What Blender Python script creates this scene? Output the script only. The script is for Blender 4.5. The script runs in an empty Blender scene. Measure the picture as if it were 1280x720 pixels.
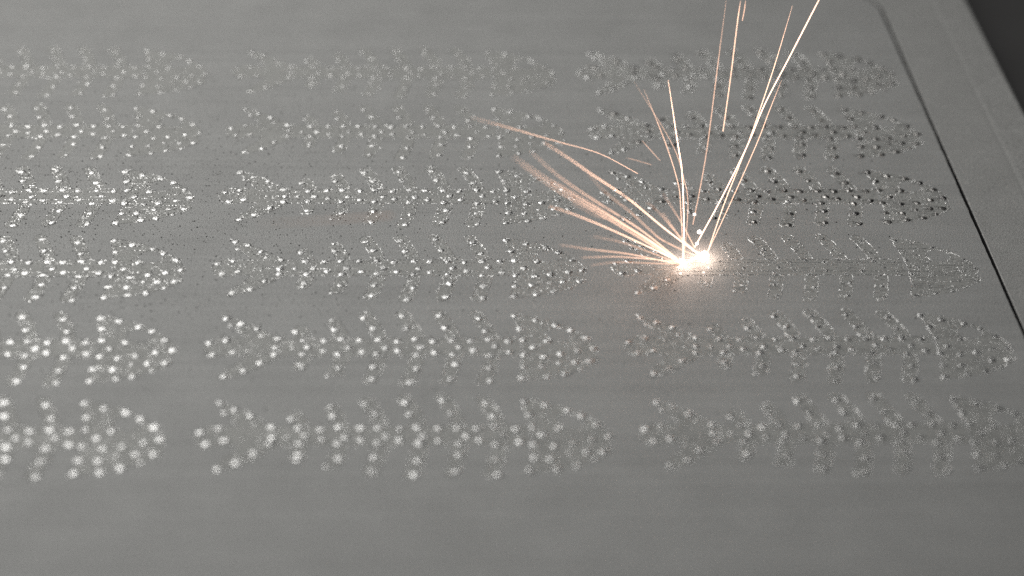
import bpy, bmesh, math, random
from mathutils import Vector, Matrix, noise

MM = 0.001
scene = bpy.context.scene
col = scene.collection

# ------------------------------------------------------------------ camera
cam_d = bpy.data.cameras.new("camera")
cam = bpy.data.objects.new("camera", cam_d)
col.objects.link(cam)
R0 = (0.99808529, -0.05392023, 0.03030439)      # right
R1 = (-0.00208935, -0.51905661, -0.85473731)    # down
R2 = (0.06181733, 0.85303743, -0.51817542)      # forward
C = Vector((50.5818, -542.3266, 246.3774))
M = Matrix(((R0[0], -R1[0], -R2[0], C.x * MM), (R0[1], -R1[1], -R2[1], C.y * MM),
            (R0[2], -R1[2], -R2[2], C.z * MM), (0, 0, 0, 1)))
cam.matrix_world = M
cam_d.sensor_width = 36.0
cam_d.lens = 84.375
cam_d.clip_start = 0.02
cam_d.clip_end = 20.0
cam_d.dof.use_dof = True
cam_d.dof.focus_distance = 0.496
cam_d.dof.aperture_fstop = 8.2
scene.camera = cam

# ------------------------------------------------------------------ light
world = bpy.data.worlds.new("World")
scene.world = world
world.use_nodes = True
world.node_tree.nodes["Background"].inputs[0].default_value = (0.9, 0.95, 1.0, 1)
world.node_tree.nodes["Background"].inputs[1].default_value = 0.035


def area_lamp(name, loc, target, sx, sy, watt, colour):
    d = bpy.data.lights.new(name, 'AREA')
    d.shape = 'RECTANGLE'
    d.size, d.size_y = sx, sy
    d.energy = watt
    d.color = colour
    o = bpy.data.objects.new(name, d)
    col.objects.link(o)
    o.location = loc
    o.rotation_euler = (Vector(target) - Vector(loc)).to_track_quat('-Z', 'Y').to_euler()
    return o


# the machine's strip of chamber light behind and to the left of the bed, and an added spot pooling light on the bed's left middle
area_lamp("chamber_lamp", (-0.36, 0.66, 0.78), (0.03, -0.10, 0), 0.90, 0.32, 6.6, (1.0, 0.99, 0.97))
spot_d = bpy.data.lights.new("pool_fill_spot", 'SPOT')
spot_d.energy = 8.6
spot_d.color = (1.0, 0.993, 0.975)
spot_d.spot_size = math.radians(52)
spot_d.spot_blend = 1.0
spot_d.shadow_soft_size = 0.09
spot = bpy.data.objects.new("pool_fill_spot", spot_d)
col.objects.link(spot)
spot.location = (-0.18, -0.02, 0.60)
spot.rotation_euler = (Vector((0.025, -0.095, 0)) - Vector(spot.location)).to_track_quat('-Z', 'Y').to_euler()

scene.view_settings.view_transform = 'Standard'
scene.view_settings.look = 'None'
scene.view_settings.exposure = 0.0
scene.view_settings.gamma = 1.0
scene.view_settings.use_curve_mapping = False
scene.render.engine = 'CYCLES'
scene.cycles.use_denoising = False
scene.cycles.sample_clamp_indirect = 3.0
scene.cycles.sample_clamp_direct = 5.0
scene.cycles.max_bounces = 6


# ------------------------------------------------------------------ helpers
def link_mesh(name, bm_or_me, mats, parent=None, smooth=False):
    if isinstance(bm_or_me, bmesh.types.BMesh):
        me = bpy.data.meshes.new(name)
        bm_or_me.to_mesh(me)
        bm_or_me.free()
    else:
        me = bm_or_me
    if not isinstance(mats, (list, tuple)):
        mats = [mats]
    if len(me.materials) == 0:
        for m in mats:
            me.materials.append(m)
    if smooth:
        for p in me.polygons:
            p.use_smooth = True
    o = bpy.data.objects.new(name, me)
    col.objects.link(o)
    if parent is not None:
        o.parent = parent
    return o


def empty(name, loc):
    o = bpy.data.objects.new(name, None)
    o.empty_display_size = 0.005
    col.objects.link(o)
    o.location = loc
    return o


def tag(o, label, cat, group=None):
    o["label"] = label
    o["category"] = cat
    if group:
        o["group"] = group


def new_mat(name):
    m = bpy.data.materials.new(name)
    m.use_nodes = True
    nt = m.node_tree
    b = nt.nodes["Principled BSDF"]
    return m, nt, b


def node(nt, kind, **kw):
    n = nt.nodes.new(kind)
    for k, v in kw.items():
        setattr(n, k, v)
    return n


def obj_coords(nt, scale=(1, 1, 1)):
    g = node(nt, 'ShaderNodeNewGeometry')
    mp = node(nt, 'ShaderNodeMapping')
    mp.inputs['Scale'].default_value = scale
    nt.links.new(g.outputs['Position'], mp.inputs['Vector'])
    return mp.outputs['Vector']


def noise_tex(nt, vec, scale, detail=2.0, rough=0.55):
    n = node(nt, 'ShaderNodeTexNoise')
    n.inputs['Scale'].default_value = scale
    n.inputs['Detail'].default_value = detail
    n.inputs['Roughness'].default_value = rough
    nt.links.new(vec, n.inputs['Vector'])
    return n.outputs['Fac']


def ramp(nt, fac, stops):
    r = node(nt, 'ShaderNodeValToRGB')
    els = r.color_ramp.elements
    while len(els) < len(stops):
        els.new(0.5)
    for e, (p, c) in zip(els, stops):
        e.position = p
        e.color = (*c, 1) if len(c) == 3 else c
    nt.links.new(fac, r.inputs['Fac'])
    return r.outputs['Color']


def mixc(nt, kind, a, b, fac):
    m = node(nt, 'ShaderNodeMix', data_type='RGBA', blend_type=kind)
    for sock, v in ((m.inputs['Factor'], fac), (m.inputs['A'], a), (m.inputs['B'], b)):
        if hasattr(v, 'node'):
            nt.links.new(v, sock)
        else:
            sock.default_value = v
    return m.outputs['Result']


# ------------------------------------------------------------------ materials
def powder_mat(name, tint, streak=0.085, soot=False):
    m, nt, b = new_mat(name)
    v = obj_coords(nt)
    grain = noise_tex(nt, v, 5200, 2.0, 0.7)
    g = ramp(nt, grain, [(0.3, (0.15,) * 3), (0.5, (1.0,) * 3), (0.7, (1.9,) * 3)])
    base = mixc(nt, 'MULTIPLY', (*tint, 1), g, 1.0)
    mott = noise_tex(nt, v, 70, 4.0, 0.6)
    base = mixc(nt, 'MULTIPLY', base, ramp(nt, mott, [(0.3, (0.93,) * 3), (0.7, (1.05,) * 3)]), 1.0)
    # long faint wipes left by the recoater blade, running along the bed
    vs = obj_coords(nt, (3.0, 420.0, 1.0))
    st = noise_tex(nt, vs, 1.0, 3.0, 0.6)
    base = mixc(nt, 'MULTIPLY', base, ramp(nt, st, [(0.3, (1 - streak,) * 3), (0.7, (1 + streak * .5,) * 3)]), 1.0)
    nt.links.new(base, b.inputs['Base Color'])
    b.inputs['Roughness'].default_value = 0.72
    b.inputs['Metallic'].default_value = 0.25
    bump = node(nt, 'ShaderNodeBump')
    bump.inputs['Strength'].default_value = 0.5
    bump.inputs['Distance'].default_value = 0.00012
    hh = noise_tex(nt, v, 3600, 3.0, 0.7)
    nt.links.new(hh, bump.inputs['Height'])
    nt.links.new(bump.outputs['Normal'], b.inputs['Normal'])
    return m


def metal_mat(name, colour, rough, bump_scale, bump_dist, strength=0.6, metallic=1.0, var=0.5):
    m, nt, b = new_mat(name)
    v = obj_coords(nt)
    n1 = noise_tex(nt, v, bump_scale, 3.0, 0.6)
    lo = tuple(c * (1 - var) for c in colour)
    hi = tuple(min(1, c * (1 + var * .5)) for c in colour)
    nt.links.new(ramp(nt, noise_tex(nt, v, bump_scale * .6, 2.0), [(0.3, lo), (0.7, hi)]), b.inputs['Base Color'])
    b.inputs['Metallic'].default_value = metallic
    b.inputs['Roughness'].default_value = rough
    bump = node(nt, 'ShaderNodeBump')
    bump.inputs['Strength'].default_value = strength
    bump.inputs['Distance'].default_value = bump_dist
    nt.links.new(n1, bump.inputs['Height'])
    nt.links.new(bump.outputs['Normal'], b.inputs['Normal'])
    return m


def emit_mat(name, colour, strength):
    m = bpy.data.materials.new(name)
    m.use_nodes = True
    nt = m.node_tree
    nt.nodes.clear()
    e = nt.nodes.new('ShaderNodeEmission')
    e.inputs['Color'].default_value = (*colour, 1)
    e.inputs['Strength'].default_value = strength
    o = nt.nodes.new('ShaderNodeOutputMaterial')
    nt.links.new(e.outputs[0], o.inputs['Surface'])
    return m


M_POWDER = powder_mat("metal_powder", (0.302, 0.302, 0.293))
M_PLATE = powder_mat("powdered_plate", (0.298, 0.297, 0.286), 0.03)
M_FUSED = powder_mat("lightly_fused_powder", (0.295, 0.295, 0.281), 0.05)
M_FUSED.node_tree.nodes["Principled BSDF"].inputs['Metallic'].default_value = 0.3
M_FUSED.node_tree.nodes["Principled BSDF"].inputs['Roughness'].default_value = 0.68
M_NUGGET = metal_mat("fused_metal_spatter", (0.62, 0.615, 0.60), 0.34, 4000, 0.00003, 0.4)
M_BEAD = metal_mat("bright_fused_metal", (0.57, 0.567, 0.555), 0.30, 2600, 0.00008, 0.6)
M_TINTED = metal_mat("heat_tinted_metal", (0.34, 0.33, 0.315), 0.34, 2200, 0.00012, 0.8)
M_SCORCHED = metal_mat("heat_blackened_metal", (0.21, 0.205, 0.20), 0.32, 2200, 0.00012, 0.8)
M_GAP = metal_mat("gap_shade_black", (0.012, 0.012, 0.012), 0.6, 500, 0.0001, 0.2, 0.0)  # near-black colour stands in for the shade inside the gap
M_FLOOR = metal_mat("dark_machine_floor", (0.05, 0.048, 0.047), 0.55, 60, 0.0002, 0.2, 0.2, 0.15)
M_SOOT = metal_mat("black_soot", (0.035, 0.033, 0.031), 0.8, 3000, 0.00005, 0.4, 0.0)

# ------------------------------------------------------------------ setting
GX = 178.5        # right edge of the powder opening, mm
GAPW = 0.72
CR = 12.0         # corner radius of the opening
TOPY = 7.0        # back edge of the opening
rng = random.Random(4)


def rounded(x0, y0, x1, y1, r, n=14):
    pts = []
    for cx, cy, a0 in ((x1 - r, y1 - r, 0), (x0 + r, y1 - r, 90), (x0 + r, y0 + r, 180), (x1 - r, y0 + r, 270)):
        for i in range(n + 1):
            a = math.radians(a0 + 90 * i / n)
            pts.append((cx + r * math.cos(a), cy + r * math.sin(a)))
    return pts


def wavy(p, f=1.0):
    return 0.05 * noise.noise(Vector((p[0] / 34, p[1] / 21, 3.3))) * f


# powder bed: a finely divided sheet with its edge dropping into the gap
bed_loop = rounded(-85, -300, GX, TOPY, CR)
edge, y = [], -286.0
while y < TOPY - CR - 1:            # the powder's crumbling edge along the gap
    edge.append((GX - .08 + .13 * noise.noise(Vector((y * .21, 1.7, 0))) + rng.uniform(-.04, .04), y))
    y += rng.uniform(.5, 1.4)
bed_loop = bed_loop + edge
bm = bmesh.new()
vs = [bm.verts.new((x * MM, y * MM, 0)) for x, y in bed_loop]
lo = [bm.verts.new((x * MM, y * MM, -6 * MM)) for x, y in bed_loop]
bm.faces.new(vs)
n = len(vs)
for i in range(n):
    bm.faces.new((vs[i], lo[i], lo[(i + 1) % n], vs[(i + 1) % n]))
for f in bm.faces:
    if len(f.verts) == 4:
        f.material_index = 1
bed = link_mesh("powder_bed", bm, [M_POWDER, M_GAP])
bed["kind"] = "structure"

# the surround plate: frame round the opening, with a shallow ledge and a rounded outer edge
gap_loop = rounded(-85 - GAPW, -300 - GAPW, GX + GAPW, TOPY + GAPW, CR + GAPW)
OX = 200.9
outer = rounded(-120, -330, OX, 60, 2.5)
groove_a = rounded(-105, -318, 191.6, 22, 10)
groove_b = rounded(-105.8, -318.8, 192.4, 22.8, 10.8)
groove_c = rounded(-106.6, -319.6, 193.2, 23.6, 11.6)
outer_b = rounded(-121, -331, OX + .7, 61, 3.2)
bm = bmesh.new()


def ring(pts, z):
    return [bm.verts.new((x * MM, y * MM, z * MM)) for x, y in pts]


loops = [ring(gap_loop, -6), ring(gap_loop, -0.15), ring(rounded(-85.2 - GAPW, -300.2 - GAPW, GX + GAPW + .2, TOPY + GAPW + .2, CR + GAPW + .2), 0.02),
         ring(groove_a, 0.02), ring(groove_b, -0.04), ring(groove_c, 0.06), ring(outer, 0.05), ring(outer_b, -0.6), ring(outer_b, -14)]
for a, b in zip(loops, loops[1:]):
    for i in range(len(a)):
        j = (i + 1) % len(a)
        bm.faces.new((a[i], b[i], b[j], a[j]))
for f in list(bm.faces)[:len(gap_loop)]:
    f.material_index = 1
bmesh.ops.recalc_face_normals(bm, faces=bm.faces)
plate = link_mesh("surround_plate", bm, [M_PLATE, M_GAP])
tag(plate, "grey powder-dusted metal plate right of the bed, beyond the thin black gap", "metal plate")

bm = bmesh.new()
vs = [bm.verts.new((x * MM, y * MM, -5.5 * MM)) for x, y in rounded(-90, -305, GX + 6, TOPY + 6, CR)]
bm.faces.new(vs)
gf = link_mesh("gap_bottom", bm, M_GAP)
gf["kind"] = "structure"

bm = bmesh.new()
vs = [bm.verts.new(p) for p in ((-2, -2, -.014), (2, -2, -.014), (2, 2, -.014), (-2, 2, -.014))]
bm.faces.new(vs)
fl = link_mesh("machine_floor", bm, M_FLOOR)
fl["kind"] = "structure"

# ------------------------------------------------------------------ the fish
BEADS = [(-55.6,-.6),(-52.7,-2.5),(-49.8,-4.4),(-58.4,-9.5),(-55.4,-8.4),(-57.4,-13.2),(-54.1,-12.5),(-45.9,-8.0),(-46.0,-11.0),(-46.1,-13.3),(-48.8,-16.1),(-51.8,-19.0),(-55.0,-20.9),
 (-42.3,-5.3),(-40.9,-8.4),(-39.7,-11.1),(-40.8,-13.4),(-41.0,-17.0),(-37.1,-8.8),(-36.8,-12.3),
 (-35.1,-4.6),(-33.8,-8.3),(-32.6,-11.3),(-33.8,-13.4),(-33.9,-18.0),(-30.1,-8.6),(-29.8,-12.5),
 (-29.2,-.5),(-27.4,-4.1),(-26.7,-8.5),(-25.4,-11.2),(-26.8,-13.4),(-27.4,-17.7),(-27.8,-21.8),(-23.0,-9.0),(-22.7,-12.2),
 (-21.8,-.1),(-21.0,-4.4),(-19.6,-8.4),(-18.5,-11.3),(-19.5,-13.6),(-19.6,-18.7),(-20.7,-23.2),(-16.1,-8.8),(-16.0,-12.7),
 (-14.7,.1),(-13.6,-4.2),(-12.5,-8.5),(-11.2,-11.2),(-12.4,-13.6),(-12.2,-17.2),(-13.1,-22.1),(-8.9,-8.8),(-8.6,-12.5),
 (-7.0,-.8),(-5.8,-5.2),(-5.5,-8.4),(-4.2,-11.1),(-5.6,-14.1),(-5.8,-18.5),(-5.9,-22.9),(-1.8,-9.0),(-1.6,-13.0),
 (.1,-.2),(3.8,-1.6),(7.8,-3.4),(10.5,-5.2),(13.0,-8.1),(14.5,-11.8),(.7,-4.5),(1.1,-8.4),(2.9,-11.2),(1.0,-13.9),(.7,-18.1),(.1,-22.2),
 (4.8,-14.5),(4.1,-18.2),(4.8,-21.4),(5.7,-9.0),(8.0,-13.8),(11.5,-12.7),(10.4,-16.4),(8.2,-20.4),(13.5,-16.3)]
FAINT = [(-49.0,-7.0),(-41.0,-18.2),(-35.4,-1.5),(-36.0,-20.6),(7.3,-16.7),(11.4,-18.9),(-43.0,-11.3),(-54.6,-3.6)]

HEAD = [(-.6,.6),(1.4,.35),(3.3,-.3),(6.9,-1.9),(10.2,-4.3),(12.6,-6.9),(14.3,-9.3),(15.2,-11.6),(15.1,-13.1),(14.2,-14.0),(15.0,-15.6),(14.6,-16.8),(13.4,-17.6),(11.6,-18.8),(8,-20.7),(3.8,-22.0),(-.7,-23.0),(.3,-18.2),(.7,-14.0),(.8,-8.4),(.2,-4.4)]
EYE = [(8.1 + 2.55 * math.cos(math.radians(a)), -6.7 + 2.45 * math.sin(math.radians(a))) for a in range(0, 360, 24)]
TAIL = [(-56.3,.6),(-53.4,-1.2),(-50.2,-3.3),(-47.4,-6.2),(-45.0,-8.1),(-45.0,-14.0),(-48.0,-17.0),(-51.4,-19.9),(-55.9,-22.0),(-55.1,-19.0),(-52.8,-16.2),(-51.6,-13.9),(-54.4,-13.6),(-57.6,-14.5),(-59.0,-13.2),(-59.6,-11.0),(-59.0,-8.8),(-57.0,-7.4),(-54.4,-7.6),(-51.8,-8.0),(-53.2,-5.4),(-54.6,-3.0)]
SPINE = [(-45.0,-8.1),(-.0,-7.9),(.2,-14.2),(-45.0,-14.0)]
RIBX = [-40.9,-33.8,-26.7,-19.6,-12.5,-5.4]
RTOP = [-3.4,-1.0,1.6,2.1,2.3,1.9]
RLOW = [-18.9,-21.0,-23.4,-24.6,-23.7,-24.0]


def rib_poly(x, yend, up):
    w = 1.35
    y0 = -7.7 if up else -14.3
    L = abs(yend - y0)
    lean = 0.30 if up else 0.22
    n = 5
    left, right = [], []
    sgn = 1 if up else -1
    for i in range(n + 1):
        t = i / n
        y = y0 + sgn * (L - w) * t
        cx = x + .3 - lean * (L - w) * t * (.6 + .4 * t)
        left.append((cx - w, y))
        right.append((cx + w, y))
    cx, cy = (left[-1][0] + right[-1][0]) / 2, left[-1][1]
    cap = [(cx + w * math.cos(a), cy + sgn * w * math.sin(a)) for a in [math.radians(k) for k in (36, 72, 108, 144)]]
    return right + cap + left[::-1]


PARTS = [("tail", TAIL, [], .01), ("spine", SPINE, [], .012), ("head", HEAD, [EYE], .01)]
for i, x in enumerate(RIBX):
    PARTS.append(("rib", rib_poly(x, RTOP[i], True), [], .01))
    PARTS.append(("rib", rib_poly(x, RLOW[i], False), [], .01))


def inside(p, poly):
    c = False
    j = len(poly) - 1
    for i in range(len(poly)):
        xi, yi = poly[i]
        xj, yj = poly[j]
        if (yi > p[1]) != (yj > p[1]) and p[0] < (xj - xi) * (p[1] - yi) / (yj - yi) + xi:
            c = not c
        j = i
    return c


def nugget(V, F, x, y, z, r, rg, flat=.7):
    """one irregular grain of re-solidified metal, eight facets"""
    k = len(V)
    a0 = rg.uniform(0, 6.28)
    for i in range(4):
        a = a0 + i * 1.5708 + rg.uniform(-.4, .4)
        q = r * rg.uniform(.7, 1.3)
        V.append((x + q * math.cos(a), y + q * math.sin(a), z + r * rg.uniform(-.25, .25)))
    V.append((x + r * rg.uniform(-.4, .4), y + r * rg.uniform(-.4, .4), z + r * flat * rg.uniform(.6, 1.2)))
    V.append((x, y, z - r * .6))
    for i in range(4):
        j = (i + 1) % 4
        F.append((k + i, k + j, k + 4))
        F.append((k + j, k + i, k + 5))


def track(V, F, pts, z, rg, w=.13, h=.07):
    """a low weld bead along a scan line: sloping sides up to an uneven crest"""
    k0 = len(V)
    n = len(pts)
    for i, (x, y) in enumerate(pts):
        a, b = pts[max(0, i - 1)], pts[min(n - 1, i + 1)]
        L = math.hypot(b[0] - a[0], b[1] - a[1]) or 1
        nx, ny = -(b[1] - a[1]) / L, (b[0] - a[0]) / L
        q = w * rg.uniform(.6, 1.35)
        g = rg.uniform(-.4, .4) * q
        end = .3 if i in (0, n - 1) else 1
        V.append((x + nx * q, y + ny * q, z - .03))
        V.append((x + nx * g, y + ny * g, z + h * rg.uniform(.3, 1.3) * end))
        V.append((x - nx * q, y - ny * q, z - .03))
    for i in range(n - 1):
        o = k0 + i * 3
        F.append((o, o + 1, o + 4, o + 3))
        F.append((o + 1, o + 2, o + 5, o + 4))


def part_mesh(name, poly, holes, z, rg, hatch=.8, density=2.0):
    bm = bmesh.new()
    edges = []
    rims = []
    for loop in [poly] + holes:
        # subdivide and roughen the outline
        pts = []
        m = len(loop)
        for i in range(m):
            a, b = loop[i], loop[(i + 1) % m]
            L = math.hypot(b[0] - a[0], b[1] - a[1])
            k = max(1, int(L / 1.1))
            for t in range(k):
                pts.append((a[0] + (b[0] - a[0]) * t / k + rg.uniform(-.1, .1), a[1] + (b[1] - a[1]) * t / k + rg.uniform(-.1, .1)))
        top = [bm.verts.new((x * MM, y * MM, z * MM)) for x, y in pts]
        low = [bm.verts.new((x * MM, y * MM, -.05 * MM)) for x, y in pts]
        q = len(pts)
        for i in range(q):
            bm.faces.new((top[i], low[i], low[(i + 1) % q], top[(i + 1) % q]))
        edges += [bm.edges.get((top[i], top[(i + 1) % q])) for i in range(q)]
        rims.append(pts)
    bmesh.ops.triangle_fill(bm, edges=edges, use_beauty=True)
    bmesh.ops.recalc_face_normals(bm, faces=bm.faces)
    me = bpy.data.meshes.new(name)
    bm.to_mesh(me)
    bm.free()
    V = [tuple(v.co) for v in me.vertices]
    F = [tuple(p.vertices) for p in me.polygons]
    nf = len(F)
    NV, NF = [], []
    zz = z
    # outline contour: a run of small fused grains
    for pts in rims:
        q = len(pts)
        for i in range(q):
            a, b = pts[i], pts[(i + 1) % q]
            if name == 'spine' and abs(b[0] - a[0]) < (.4 if density > 1 else .12):
                continue
            L = math.hypot(b[0] - a[0], b[1] - a[1])
            if noise.noise(Vector((a[0] * .35, a[1] * .35, rg.random() * .2))) < -.38:
                continue
            if rg.random() < (.4 if density > 1 else .12):
                track(NV, NF, [(a[0] + (b[0] - a[0]) * f + rg.gauss(0, .07), a[1] + (b[1] - a[1]) * f + rg.gauss(0, .07)) for f in (0, .25, .5, .75, 1)], zz, rg, .11, .05)
            k = int(L / .24 * density)
            for t in range(k):
                f = (t + rg.random()) / max(1, k)
                nugget(NV, NF, a[0] + (b[0] - a[0]) * f + rg.gauss(0, .05), a[1] + (b[1] - a[1]) * f + rg.gauss(0, .05), zz, rg.choice((.05, .06, .07, .08, .10, .14)), rg)
    # hatch: scan lines running along the bed
    ys = [p[1] for p in poly]
    xs = [p[0] for p in poly]
    lines = []
    if name == 'spine':
        lines = [(-8.0, .55), (-9.2, .95), (-10.2, .35), (-11.4, .35), (-12.6, .95), (-14.0, .55)]
    else:
        y = min(ys) + .5
        while y < max(ys):
            lines.append((y, .5))
            y += hatch * rg.uniform(.85, 1.15)
    ph = rg.uniform(0, 50)
    for y, w in lines:
        x = min(xs)
        yo = y
        run = []
        while x < max(xs) + .3:
            x += .24
            on = noise.noise(Vector((x * .33 + ph, y * 1.7, ph + 9))) * .9 + w - .5
            ok = on > -.03 and inside((x, yo), poly) and not any(inside((x, yo), h) for h in holes)
            if ok:
                run.append((x, yo + rg.gauss(0, .022 if name == 'spine' else .05)))
            elif run:
                if len(run) > 2 and density > 1:
                    track(NV, NF, run, zz, rg, .11 if name != 'spine' else .12, .055)
                run = []
        x = min(xs)
        while x < max(xs):
            x += rg.uniform(.12, .34) / density
            on = noise.noise(Vector((x * .45 + ph, y * 1.7, ph))) * .9 + w - .5
            if on < -.05:
                continue
            yy = yo + rg.gauss(0, .05 if name == 'spine' else .05)
            if inside((x, yy), poly) and not any(inside((x, yy), h) for h in holes):
                nugget(NV, NF, x, yy, zz, rg.choice((.045, .05, .06, .06, .07, .08, .11)), rg)
    o = len(V)
    V += [(x * MM, y * MM, q * MM) for x, y, q in NV]
    F += [tuple(i + o for i in f) for f in NF]
    bpy.data.meshes.remove(me)
    me = bpy.data.meshes.new(name)
    me.from_pydata(V, [], F)
    me.materials.append(M_FUSED)
    me.materials.append(M_NUGGET)
    for i, p in enumerate(me.polygons):
        p.material_index = 0 if i < nf else 1
    me.update()
    return me


def bead_mesh(rg, r=.68, h=.26, scorched=False):
    """a flattened, crumpled drop of fused metal standing proud of the powder"""
    rings = [(0, 1.0), (.45, .93), (.78, .62), (1.0, .12), (1.08, -.3)]
    V, F = [], []
    seg = 9
    sd = rg.uniform(0, 90)
    V.append((0, 0, h))
    for rr, hh in rings[1:]:
        for s in range(seg):
            a = 2 * math.pi * s / seg
            x, y = rr * math.cos(a), rr * math.sin(a)
            k = 1 + .28 * noise.noise(Vector((x * 1.3 + sd, y * 1.3, 0)))
            zz = h * (hh + .34 * noise.noise(Vector((x * 2.1, y * 2.1, sd))))
            V.append((x * r * k, y * r * k, zz if hh > 0 else h * hh))
    for s in range(seg):
        F.append((0, 1 + s, 1 + (s + 1) % seg))
    for q in range(len(rings) - 2):
        b0, b1 = 1 + q * seg, 1 + (q + 1) * seg
        for s in range(seg):
            t = (s + 1) % seg
            F.append((b0 + s, b1 + s, b1 + t, b0 + t))
    # a few grains welded to it
    NV, NF = [], []
    for i in range(14 if scorched else 34):
        a = rg.uniform(0, 6.28)
        d = r * (rg.uniform(.6, 1.6) if scorched or i % 2 else rg.uniform(0, .9))
        nugget(NV, NF, d * math.cos(a), d * math.sin(a), .05 if d > r * .8 else h * (1 - .8 * (d / r) ** 2), rg.uniform(.05, .14), rg, .45)
    n_bright = len(F) + len(NF)
    if scorched:               # soot blown to one side of the drop
        for i in range(12):
            d = abs(rg.gauss(0, .8))
            nugget(NV, NF, -r * .7 - d * .75, .12 + rg.gauss(0, .26), .04, rg.uniform(.05, .12), rg)
    o = len(V)
    o_f = len(F)
    V += NV
    F += [tuple(i + o for i in f) for f in NF]
    me = bpy.data.meshes.new("bead")
    me.from_pydata([(x * MM, y * MM, z * MM) for x, y, z in V], [], F)
    me.materials.append(M_BEAD if not scorched else M_SCORCHED if rg.random() < .55 else M_TINTED)
    me.materials.append(M_SOOT if scorched else M_NUGGET)
    for p in me.polygons:
        p.material_index = 1 if p.index >= (n_bright if scorched else o_f) else 0
        p.use_smooth = False
    me.update()
    return me


BEAD_MESHES = [bead_mesh(random.Random(100 + i), r=.72, h=.07 + .025 * (i % 4)) for i in range(10)]
DARK_BEADS = [bead_mesh(random.Random(200 + i), r=.72, h=.16 + .03 * (i % 4), scorched=True) for i in range(8)]
VARIANTS = []
for v in range(3):
    rg = random.Random(50 + v)
    VARIANTS.append([(nm, part_mesh(nm, poly, holes, z, rg)) for nm, poly, holes, z in PARTS])

THIN = []            # the two back rows: grains thinned out to weaken their glints
for v in range(2):
    rg = random.Random(80 + v)
    THIN.append([(nm, part_mesh(nm, poly, holes, z, rg, 1.2, .95)) for nm, poly, holes, z in PARTS])

LABELS = {
 (0,1): "backmost fish skeleton of the left column, faint, blurred and cut off by the left edge",
 (0,2): "second fish skeleton from the back at the left edge, soft pale beads",
 (0,3): "third fish skeleton from the back at left edge, with a black soot blot",
 (0,4): "fourth fish skeleton from the back at the left edge, amid soot specks",
 (0,5): "second nearest fish skeleton of the left column, bright soft beads, tail cut off",
 (0,6): "nearest left-column fish skeleton, large blurred beads, tail out of frame",
 (1,1): "backmost fish skeleton of the middle column, whole, very faint and blurred",
 (1,2): "second fish skeleton back in the middle column, head under the long arching spark",
 (1,3): "third fish skeleton back in the middle column, nose under the broad spark streaks",
 (1,4): "whole fish skeleton just left of the glowing weld spots, fourth from the back",
 (1,5): "second nearest fish skeleton of the middle column, whole, with soft white beads",
 (1,6): "nearest fish skeleton of the middle column, whole, with the largest blurred white beads",
 (2,1): "backmost fish skeleton of the right column, blurred dark beads, near the plate corner",
 (2,2): "second fish skeleton from the back in the right column, pale tail and dark beaded head",
 (2,3): "third fish skeleton from the back in the right column, crisp dark beads and ringed eye",
 (2,4): "fourth fish skeleton in the right column, its tail under the glowing weld spots",
 (2,5): "second nearest fish skeleton of the right column, dull grey, before the weld spots",
 (2,6): "nearest fish skeleton of the right column, dim blurred beads, nose cut off",
}
k = 0
for r in range(1, 7):
    for c in range(3):
        rg = random.Random(r * 10 + c)
        root = empty("fish_skeleton", (c * 80 * MM, -r * 29.4487 * MM, 0))
        tag(root, LABELS[(c, r)], "metal fish", "fish skeletons fused in the powder bed")
        for nm, me in (THIN[c] if r <= 2 and c < 2 else VARIANTS[(r + c * 2) % 3]):
            link_mesh(nm, me, [], root)
        for i, (x, y) in enumerate(BEADS + FAINT):
            faint = i >= len(BEADS)
            fresh = c == 2 and r == 4 and x > -47
            dark = c == 2 and r <= 3 and rg.random() < (x + 60) / 46
            o = link_mesh("bead", rg.choice(DARK_BEADS if dark else BEAD_MESHES), [], root)
            s = rg.uniform(.86, 1.14) * (.62 if faint else 1) * (.7 if fresh else .9 if c == 2 and r > 4 else .62 if c < 2 and r == 1 else .8 if c < 2 and r == 2 else 1)
            o.location = ((x + rg.gauss(0, .13)) * MM, (y + rg.gauss(0, .13)) * MM, (.03 if not fresh else -.02) * MM)
            o.rotation_euler = (rg.gauss(0, .02), rg.gauss(0, .02), rg.gauss(0, .25) if dark else rg.uniform(0, 6.28))
            o.scale = (s, s, s * rg.uniform(.8, 1.2))
        k += 1

# ------------------------------------------------------------------ soot specks on the powder
V, F = [], []
rg = random.Random(9)
n_s = 0
while n_s < 3600:
    x, y = rg.uniform(-45, 165), rg.uniform(-205, -25)
    d = math.exp(-((x - 5) / 50) ** 2) * math.exp(-((y + 105) / 42) ** 2) + .10 * math.exp(-((y + 105) / 55) ** 2)
    if rg.random() > d:
        continue
    n_s += 1
    nugget(V, F, x, y, .05, rg.choice((.06, .07, .07, .08, .09, .10, .12, .15, .19)), rg)
for i in range(40):        # the black blot on the left
    nugget(V, F, -25.6 + rg.gauss(0, .55), -99.2 + rg.gauss(0, .35), .06, rg.uniform(.1, .3), rg)
me = bpy.data.meshes.new("soot_specks")
me.from_pydata([(a * MM, b * MM, c_ * MM) for a, b, c_ in V], [], F)
sp = link_mesh("soot_specks", me, M_SOOT)
sp["kind"] = "stuff"

# loose powder grains and crumbs lying on the smoothed bed
V, F = [], []
rg = random.Random(21)
for i in range(11000):
    x, y = rg.uniform(-45, 176), rg.uniform(-215, 4)
    nugget(V, F, x, y, .01, rg.choice((.06, .07, .07, .08, .09, .10, .13)), rg, .9)
me = bpy.data.meshes.new("powder_grains")
me.from_pydata([(a * MM, b * MM, c_ * MM) for a, b, c_ in V], [], F)
pg = link_mesh("powder_grains", me, M_POWDER)
pg["kind"] = "stuff"

# ------------------------------------------------------------------ sparks
HOT = (1.0, 0.60, 0.42)
EMITS = {}


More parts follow.
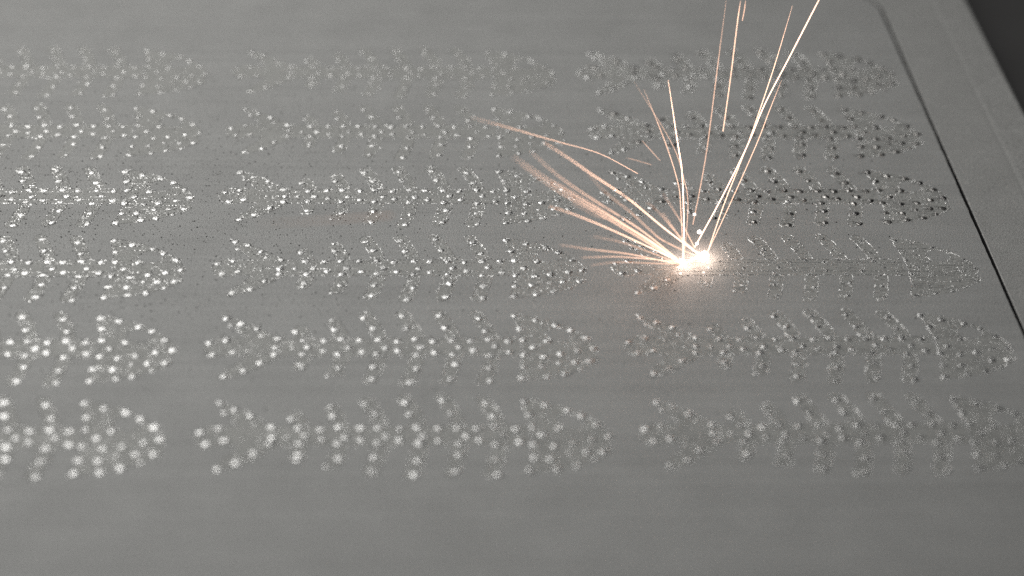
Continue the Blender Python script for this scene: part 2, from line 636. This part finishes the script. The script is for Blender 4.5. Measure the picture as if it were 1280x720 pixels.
def spark_mat(st):
    if st not in EMITS:
        m = emit_mat("spark_glow", HOT, st)
        m.cycles.emission_sampling = 'NONE'
        EMITS[st] = m
    return EMITS[st]


def smooth_path(pts, n=26):
    P = [Vector(p) for p in pts]
    if len(P) < 3:
        P.insert(1, (P[0] + P[1]) / 2)
    P = [P[0] * 2 - P[1]] + P + [P[-1] * 2 - P[-2]]
    out = []
    segs = len(P) - 3
    per = max(4, n // segs)
    for i in range(segs):
        p0, p1, p2, p3 = P[i:i + 4]
        for t in range(per):
            u = t / per
            out.append(.5 * ((2 * p1) + (p2 - p0) * u + (2 * p0 - 5 * p1 + 4 * p2 - p3) * u * u + (3 * p1 - p0 - 3 * p2 + p3) * u ** 3))
    out.append(P[-2])
    return out


def spark_mesh(pts, rad, fade=.25, tip=.15):
    path = smooth_path(pts)
    V, F = [], []
    n, seg = len(path), 6
    for i, p in enumerate(path):
        d = (path[min(i + 1, n - 1)] - path[max(i - 1, 0)]).normalized()
        a = d.orthogonal().normalized()
        b = d.cross(a)
        t = i / (n - 1)
        r = rad * (tip + (1 - tip) * min(1, t / fade))
        for s in range(seg):
            w = 2 * math.pi * s / seg
            q = p + (a * math.cos(w) + b * math.sin(w)) * r
            V.append((q.x, q.y, max(q.z, .12)))
    for i in range(n - 1):
        for s in range(seg):
            t = (s + 1) % seg
            F.append((i * seg + s, i * seg + t, (i + 1) * seg + t, (i + 1) * seg + s))
    F.append(tuple(range(seg))[::-1])
    F.append(tuple((n - 1) * seg + s for s in range(seg)))
    return V, F


SPARKS = {
 "thick bright upright spark, sharp and nearly straight, rising from the left weld spot": ([(112.0,-109.6,32.5),(114.0,-115.8,21.2),(114.9,-118.6,16.0),(115.3,-123.5,7.0),(115.2,-127.1,0.3)],0.068,8.1),
 "thin curved spark just left of the thick bright upright spark": ([(106.9,-112.1,31.6),(111.4,-116.8,21.8),(114.0,-120.3,14.5),(114.6,-122.5,9.8),(115.2,-126.6,1.0)],0.047,2.88),
 "hairline spark starting left of the thick upright spark and bending round to its right": ([(105.0,-111.3,32.8),(112.7,-116.7,21.7),(115.2,-119.9,15.2),(116.0,-121.7,11.6),(115.9,-123.8,7.2),(115.4,-126.6,1.0)],0.039,2.16),
 "hairline grey spark rising steeply to the picture's top edge, ending above the small molten drops": ([(123.4,-103.7,47.5),(121.6,-110.5,34.8),(119.8,-117.4,22.0),(118.3,-121.6,14.1),(116.9,-125.0,7.7)],0.043,2.3),
 "thin straight spark high above the bed, its lower end hanging free near the back fish": ([(126.3,-103.8,47.5),(125.7,-105.8,43.7),(124.4,-110.8,33.5),(123.0,-115.6,24.0)],0.065,2.88),
 "short spark stub at the very top edge beside the thin free-hanging spark": ([(127.3,-103.9,47.6),(127.0,-105.0,45.6),(126.6,-106.0,44.0)],0.052,2.16),
 "thin straight spark crossing the blurred thick right-leaning spark, ending just below the top edge": ([(138.1,-97.7,43.6),(134.1,-105.0,33.0),(129.5,-112.5,22.2),(126.9,-116.2,16.8),(123.6,-120.8,10.1),(120.2,-126.2,2.2)],0.065,3.6),
 "thickest right-leaning spark, blurred and broad towards the top edge": ([(148.4,-78.2,38.3),(146.8,-80.5,36.5),(139.5,-91.4,28.2),(134.0,-99.6,22.1),(129.9,-106.9,16.5),(123.9,-116.4,9.5),(117.5,-125.7,2.8)],0.100,4.5),
 "thin lowest right-leaning spark, along the right side of the thick blurred one": ([(135.7,-106.4,31.0),(133.0,-110.1,25.6),(130.4,-113.8,20.2),(125.2,-120.3,10.8),(120.1,-126.4,2.0)],0.052,2.88),
 "bold blurred spark ending alone below the broad bundle, over the nose of the middle fish": ([(85.8,-145.9,23.7),(90.6,-142.4,20.1),(98.3,-137.2,13.9),(109.0,-130.4,4.9),(114.6,-127.1,0.1)],0.112,3.89),
 "uppermost bold streak of the left bundle, kinked halfway, reaching the middle fish's head": ([(84.6,-143.1,35.9),(89.5,-140.6,31.3),(94.5,-138.2,26.4),(102.2,-134.6,19.1),(110.2,-131.2,10.5),(117.8,-128.1,2.8)],0.112,4.21),
 "translucent upper streak of the broad left bundle, just under the kinked one": ([(81.6,-150.9,38.0),(87.6,-146.5,30.3),(95.2,-141.3,22.2),(104.9,-135.0,12.4),(114.2,-129.5,1.9)],0.103,2.59),
 "longest and widest ghostly streak of the broad left bundle": ([(77.4,-165.4,44.6),(85.2,-156.7,34.8),(92.9,-148.8,25.8),(103.7,-138.5,13.8),(113.8,-129.5,1.9)],0.103,2.92),
 "lower edge streak of the broad ghostly left bundle": ([(79.3,-159.1,39.8),(87.2,-151.5,29.9),(95.0,-144.6,21.7),(104.9,-136.3,11.1),(113.5,-129.5,1.8)],0.095,2.59),
 "brighter short streak in the middle of the broad left bundle": ([(85.9,-148.6,30.8),(93.6,-142.5,22.8),(101.5,-136.5,14.4),(107.9,-131.9,7.8),(114.9,-127.1,0.1)],0.086,2.59),
 "faint wide streak between the kinked streak and the broad left bundle": ([(92.3,-151.7,34.1),(96.2,-147.6,27.7),(102.1,-142.1,20.1),(106.6,-137.9,13.8),(109.8,-135.1,9.8),(117.8,-128.4,2.2)],0.095,1.94),
 "faint streak between the broad left bundle and the bold lone spark": ([(89.8,-151.0,27.3),(94.3,-146.6,22.3),(100.0,-141.2,17.3),(107.0,-134.7,9.3),(114.0,-128.7,1.3)],0.095,1.68),
 "faint short streak just below the bold lone spark, over the right fish's tail": ([(94.2,-149.3,19.1),(101.1,-141.2,12.9),(108.7,-132.9,5.4),(114.2,-127.2,-0.0)],0.095,1.68),
 "upper one of the low flat streaks lying almost level left of the weld spots": ([(88.2,-146.3,15.5),(94.1,-141.8,11.9),(103.5,-134.7,6.5),(114.2,-127.3,-0.2)],0.095,2.21),
 "brightest of the low flat streaks left of the weld spots": ([(92.8,-144.4,11.5),(100.8,-137.7,7.7),(111.9,-129.3,1.8),(114.9,-127.2,0.0)],0.095,2.59),
 "lowest of the flat streaks left of the weld spots, dim and tilted slightly down": ([(94.0,-148.7,12.3),(100.4,-141.6,8.8),(108.8,-133.2,3.5),(114.9,-127.3,-0.1)],0.086,1.56),
 "long arching spark flying free above the bundle, sharp at its right end": ([(70.8,-144.1,41.6),(77.5,-135.0,35.1),(84.6,-126.9,28.8),(89.5,-122.5,25.1),(98.2,-116.8,19.5),(106.3,-115.6,14.3)],0.036,3.06),
 "short blurred streak rising left from the right weld spot, behind the upright spark": ([(107.9,-144.3,21.2),(113.0,-134.6,10.4),(118.1,-126.3,1.9)],0.112,2.92),
 "blurred streak rising from the right weld spot towards the tail of the third right fish": ([(108.2,-140.6,23.5),(111.1,-135.9,17.3),(113.8,-131.7,11.5),(117.5,-125.7,2.8)],0.086,2.21),
 "faintest short streak between the kinked streak and the upright sparks": ([(104.5,-144.7,24.0),(107.8,-139.7,18.8),(112.0,-133.2,11.1),(117.0,-125.9,2.4)],0.077,1.87),
 "very faint pink smear of a spark far left, over the middle fish's ribs": ([(33.2,-201.3,51.5),(43.5,-197.5,50.0),(55.4,-193.1,48.5)],0.103,0.389),
 "tiny faint level spark touching the end of the long arching spark": ([(103.1,-119.9,20.3),(105.6,-120.4,19.8),(108.2,-120.9,19.2)],0.026,1.8),
 "tiny faint slanting spark above the end of the long arching spark": ([(106.4,-117.4,22.9),(108.1,-118.4,21.3),(110.1,-119.7,19.5)],0.030,2.16),
 "short glowing thread joining the two weld spots": ([(117.3,-126.9,2.8),(118.3,-127.1,2.0),(116.5,-127.2,0.6),(115.5,-127.3,-0.1)],0.129,9),
}
for lab, (pts, rad, st) in SPARKS.items():
    V, F = spark_mesh(pts, rad, .95 if rad >= .05 and pts[0][1] < -135 and pts[0][0] < 112 else .25)
    me = bpy.data.meshes.new("spark")
    me.from_pydata([(a * MM, b * MM, c_ * MM) for a, b, c_ in V], [], F)
    o = link_mesh("spark", me, spark_mat(st))
    tag(o, lab, "spark", "sparks flying from the weld spots")


# ------------------------------------------------------------------ glowing weld spots and drops
def blob(rad, rg, sub=3, squash=.7, spike=.25):
    bm = bmesh.new()
    bmesh.ops.create_icosphere(bm, subdivisions=sub, radius=1)
    for v in bm.verts:
        k = 1 + spike * noise.noise(v.co * 2.2 + Vector((rg.random() * 9, 0, 0)))
        v.co = Vector((v.co.x * k * rad * MM, v.co.y * k * rad * MM, v.co.z * k * rad * squash * MM))
    return bm


M_MELT = emit_mat("white_hot_melt", (1.0, 0.80, 0.64), 9.0)
M_DROP = emit_mat("hot_drop", (1.0, 0.85, 0.78), 4.0)
rg = random.Random(3)
for loc, rad, lab in (((115.0, -127.2, .4), .68, "left glowing white-hot weld spot on the fish's tail"),
                      ((119.8, -124.8, .5), .95, "right and larger glowing white-hot weld spot")):
    o = link_mesh("weld_spot", blob(rad, rg), M_MELT, None, True)
    o.location = [q * MM for q in loc]
    tag(o, lab, "weld spot", "white-hot weld spots")
    d = bpy.data.lights.new("weld_light", 'POINT')
    d.energy = 0.0017
    d.color = (1.0, 0.78, 0.66)
    d.shadow_soft_size = .0012
    lo_ = bpy.data.objects.new("weld_light", d)
    col.objects.link(lo_)
    lo_.location = ((loc[0]) * MM, (loc[1] - .3) * MM, 2.6 * MM)
for loc, rad, lab in (((117.5, -122.2, 8.5), .28, "upper small glowing molten drop above the weld spots"),
                      ((118.5, -124.1, 5.5), .42, "larger glowing molten drop just above the right weld spot"),
                      ((118.0, -125.3, 3.5), .3, "lowest glowing molten drop touching the slanted spark")):
    o = link_mesh("molten_drop", blob(rad, rg, 2, 1, .3), M_DROP, None, True)
    o.location = [q * MM for q in loc]
    tag(o, lab, "molten drop", "molten drops above the weld spots")

# emissive sphere added as a lens-bloom halo round the weld spots
m = bpy.data.materials.new("halo_glow")
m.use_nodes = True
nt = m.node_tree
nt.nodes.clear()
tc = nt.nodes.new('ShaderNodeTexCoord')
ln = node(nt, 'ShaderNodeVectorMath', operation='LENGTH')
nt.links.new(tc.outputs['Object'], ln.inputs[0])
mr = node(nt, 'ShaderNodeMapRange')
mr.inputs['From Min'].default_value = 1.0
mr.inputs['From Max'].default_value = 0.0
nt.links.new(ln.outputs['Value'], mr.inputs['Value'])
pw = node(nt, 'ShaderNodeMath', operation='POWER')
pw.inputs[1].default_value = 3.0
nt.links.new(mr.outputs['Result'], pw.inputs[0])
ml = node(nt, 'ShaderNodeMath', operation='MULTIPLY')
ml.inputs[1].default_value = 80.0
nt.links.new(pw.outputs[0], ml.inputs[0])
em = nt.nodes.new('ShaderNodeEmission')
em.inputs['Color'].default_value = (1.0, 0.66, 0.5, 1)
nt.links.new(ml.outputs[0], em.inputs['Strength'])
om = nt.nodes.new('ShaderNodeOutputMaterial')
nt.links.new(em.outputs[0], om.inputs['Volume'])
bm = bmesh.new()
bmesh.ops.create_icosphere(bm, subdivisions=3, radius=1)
vp = link_mesh("weld_halo", bm, m)
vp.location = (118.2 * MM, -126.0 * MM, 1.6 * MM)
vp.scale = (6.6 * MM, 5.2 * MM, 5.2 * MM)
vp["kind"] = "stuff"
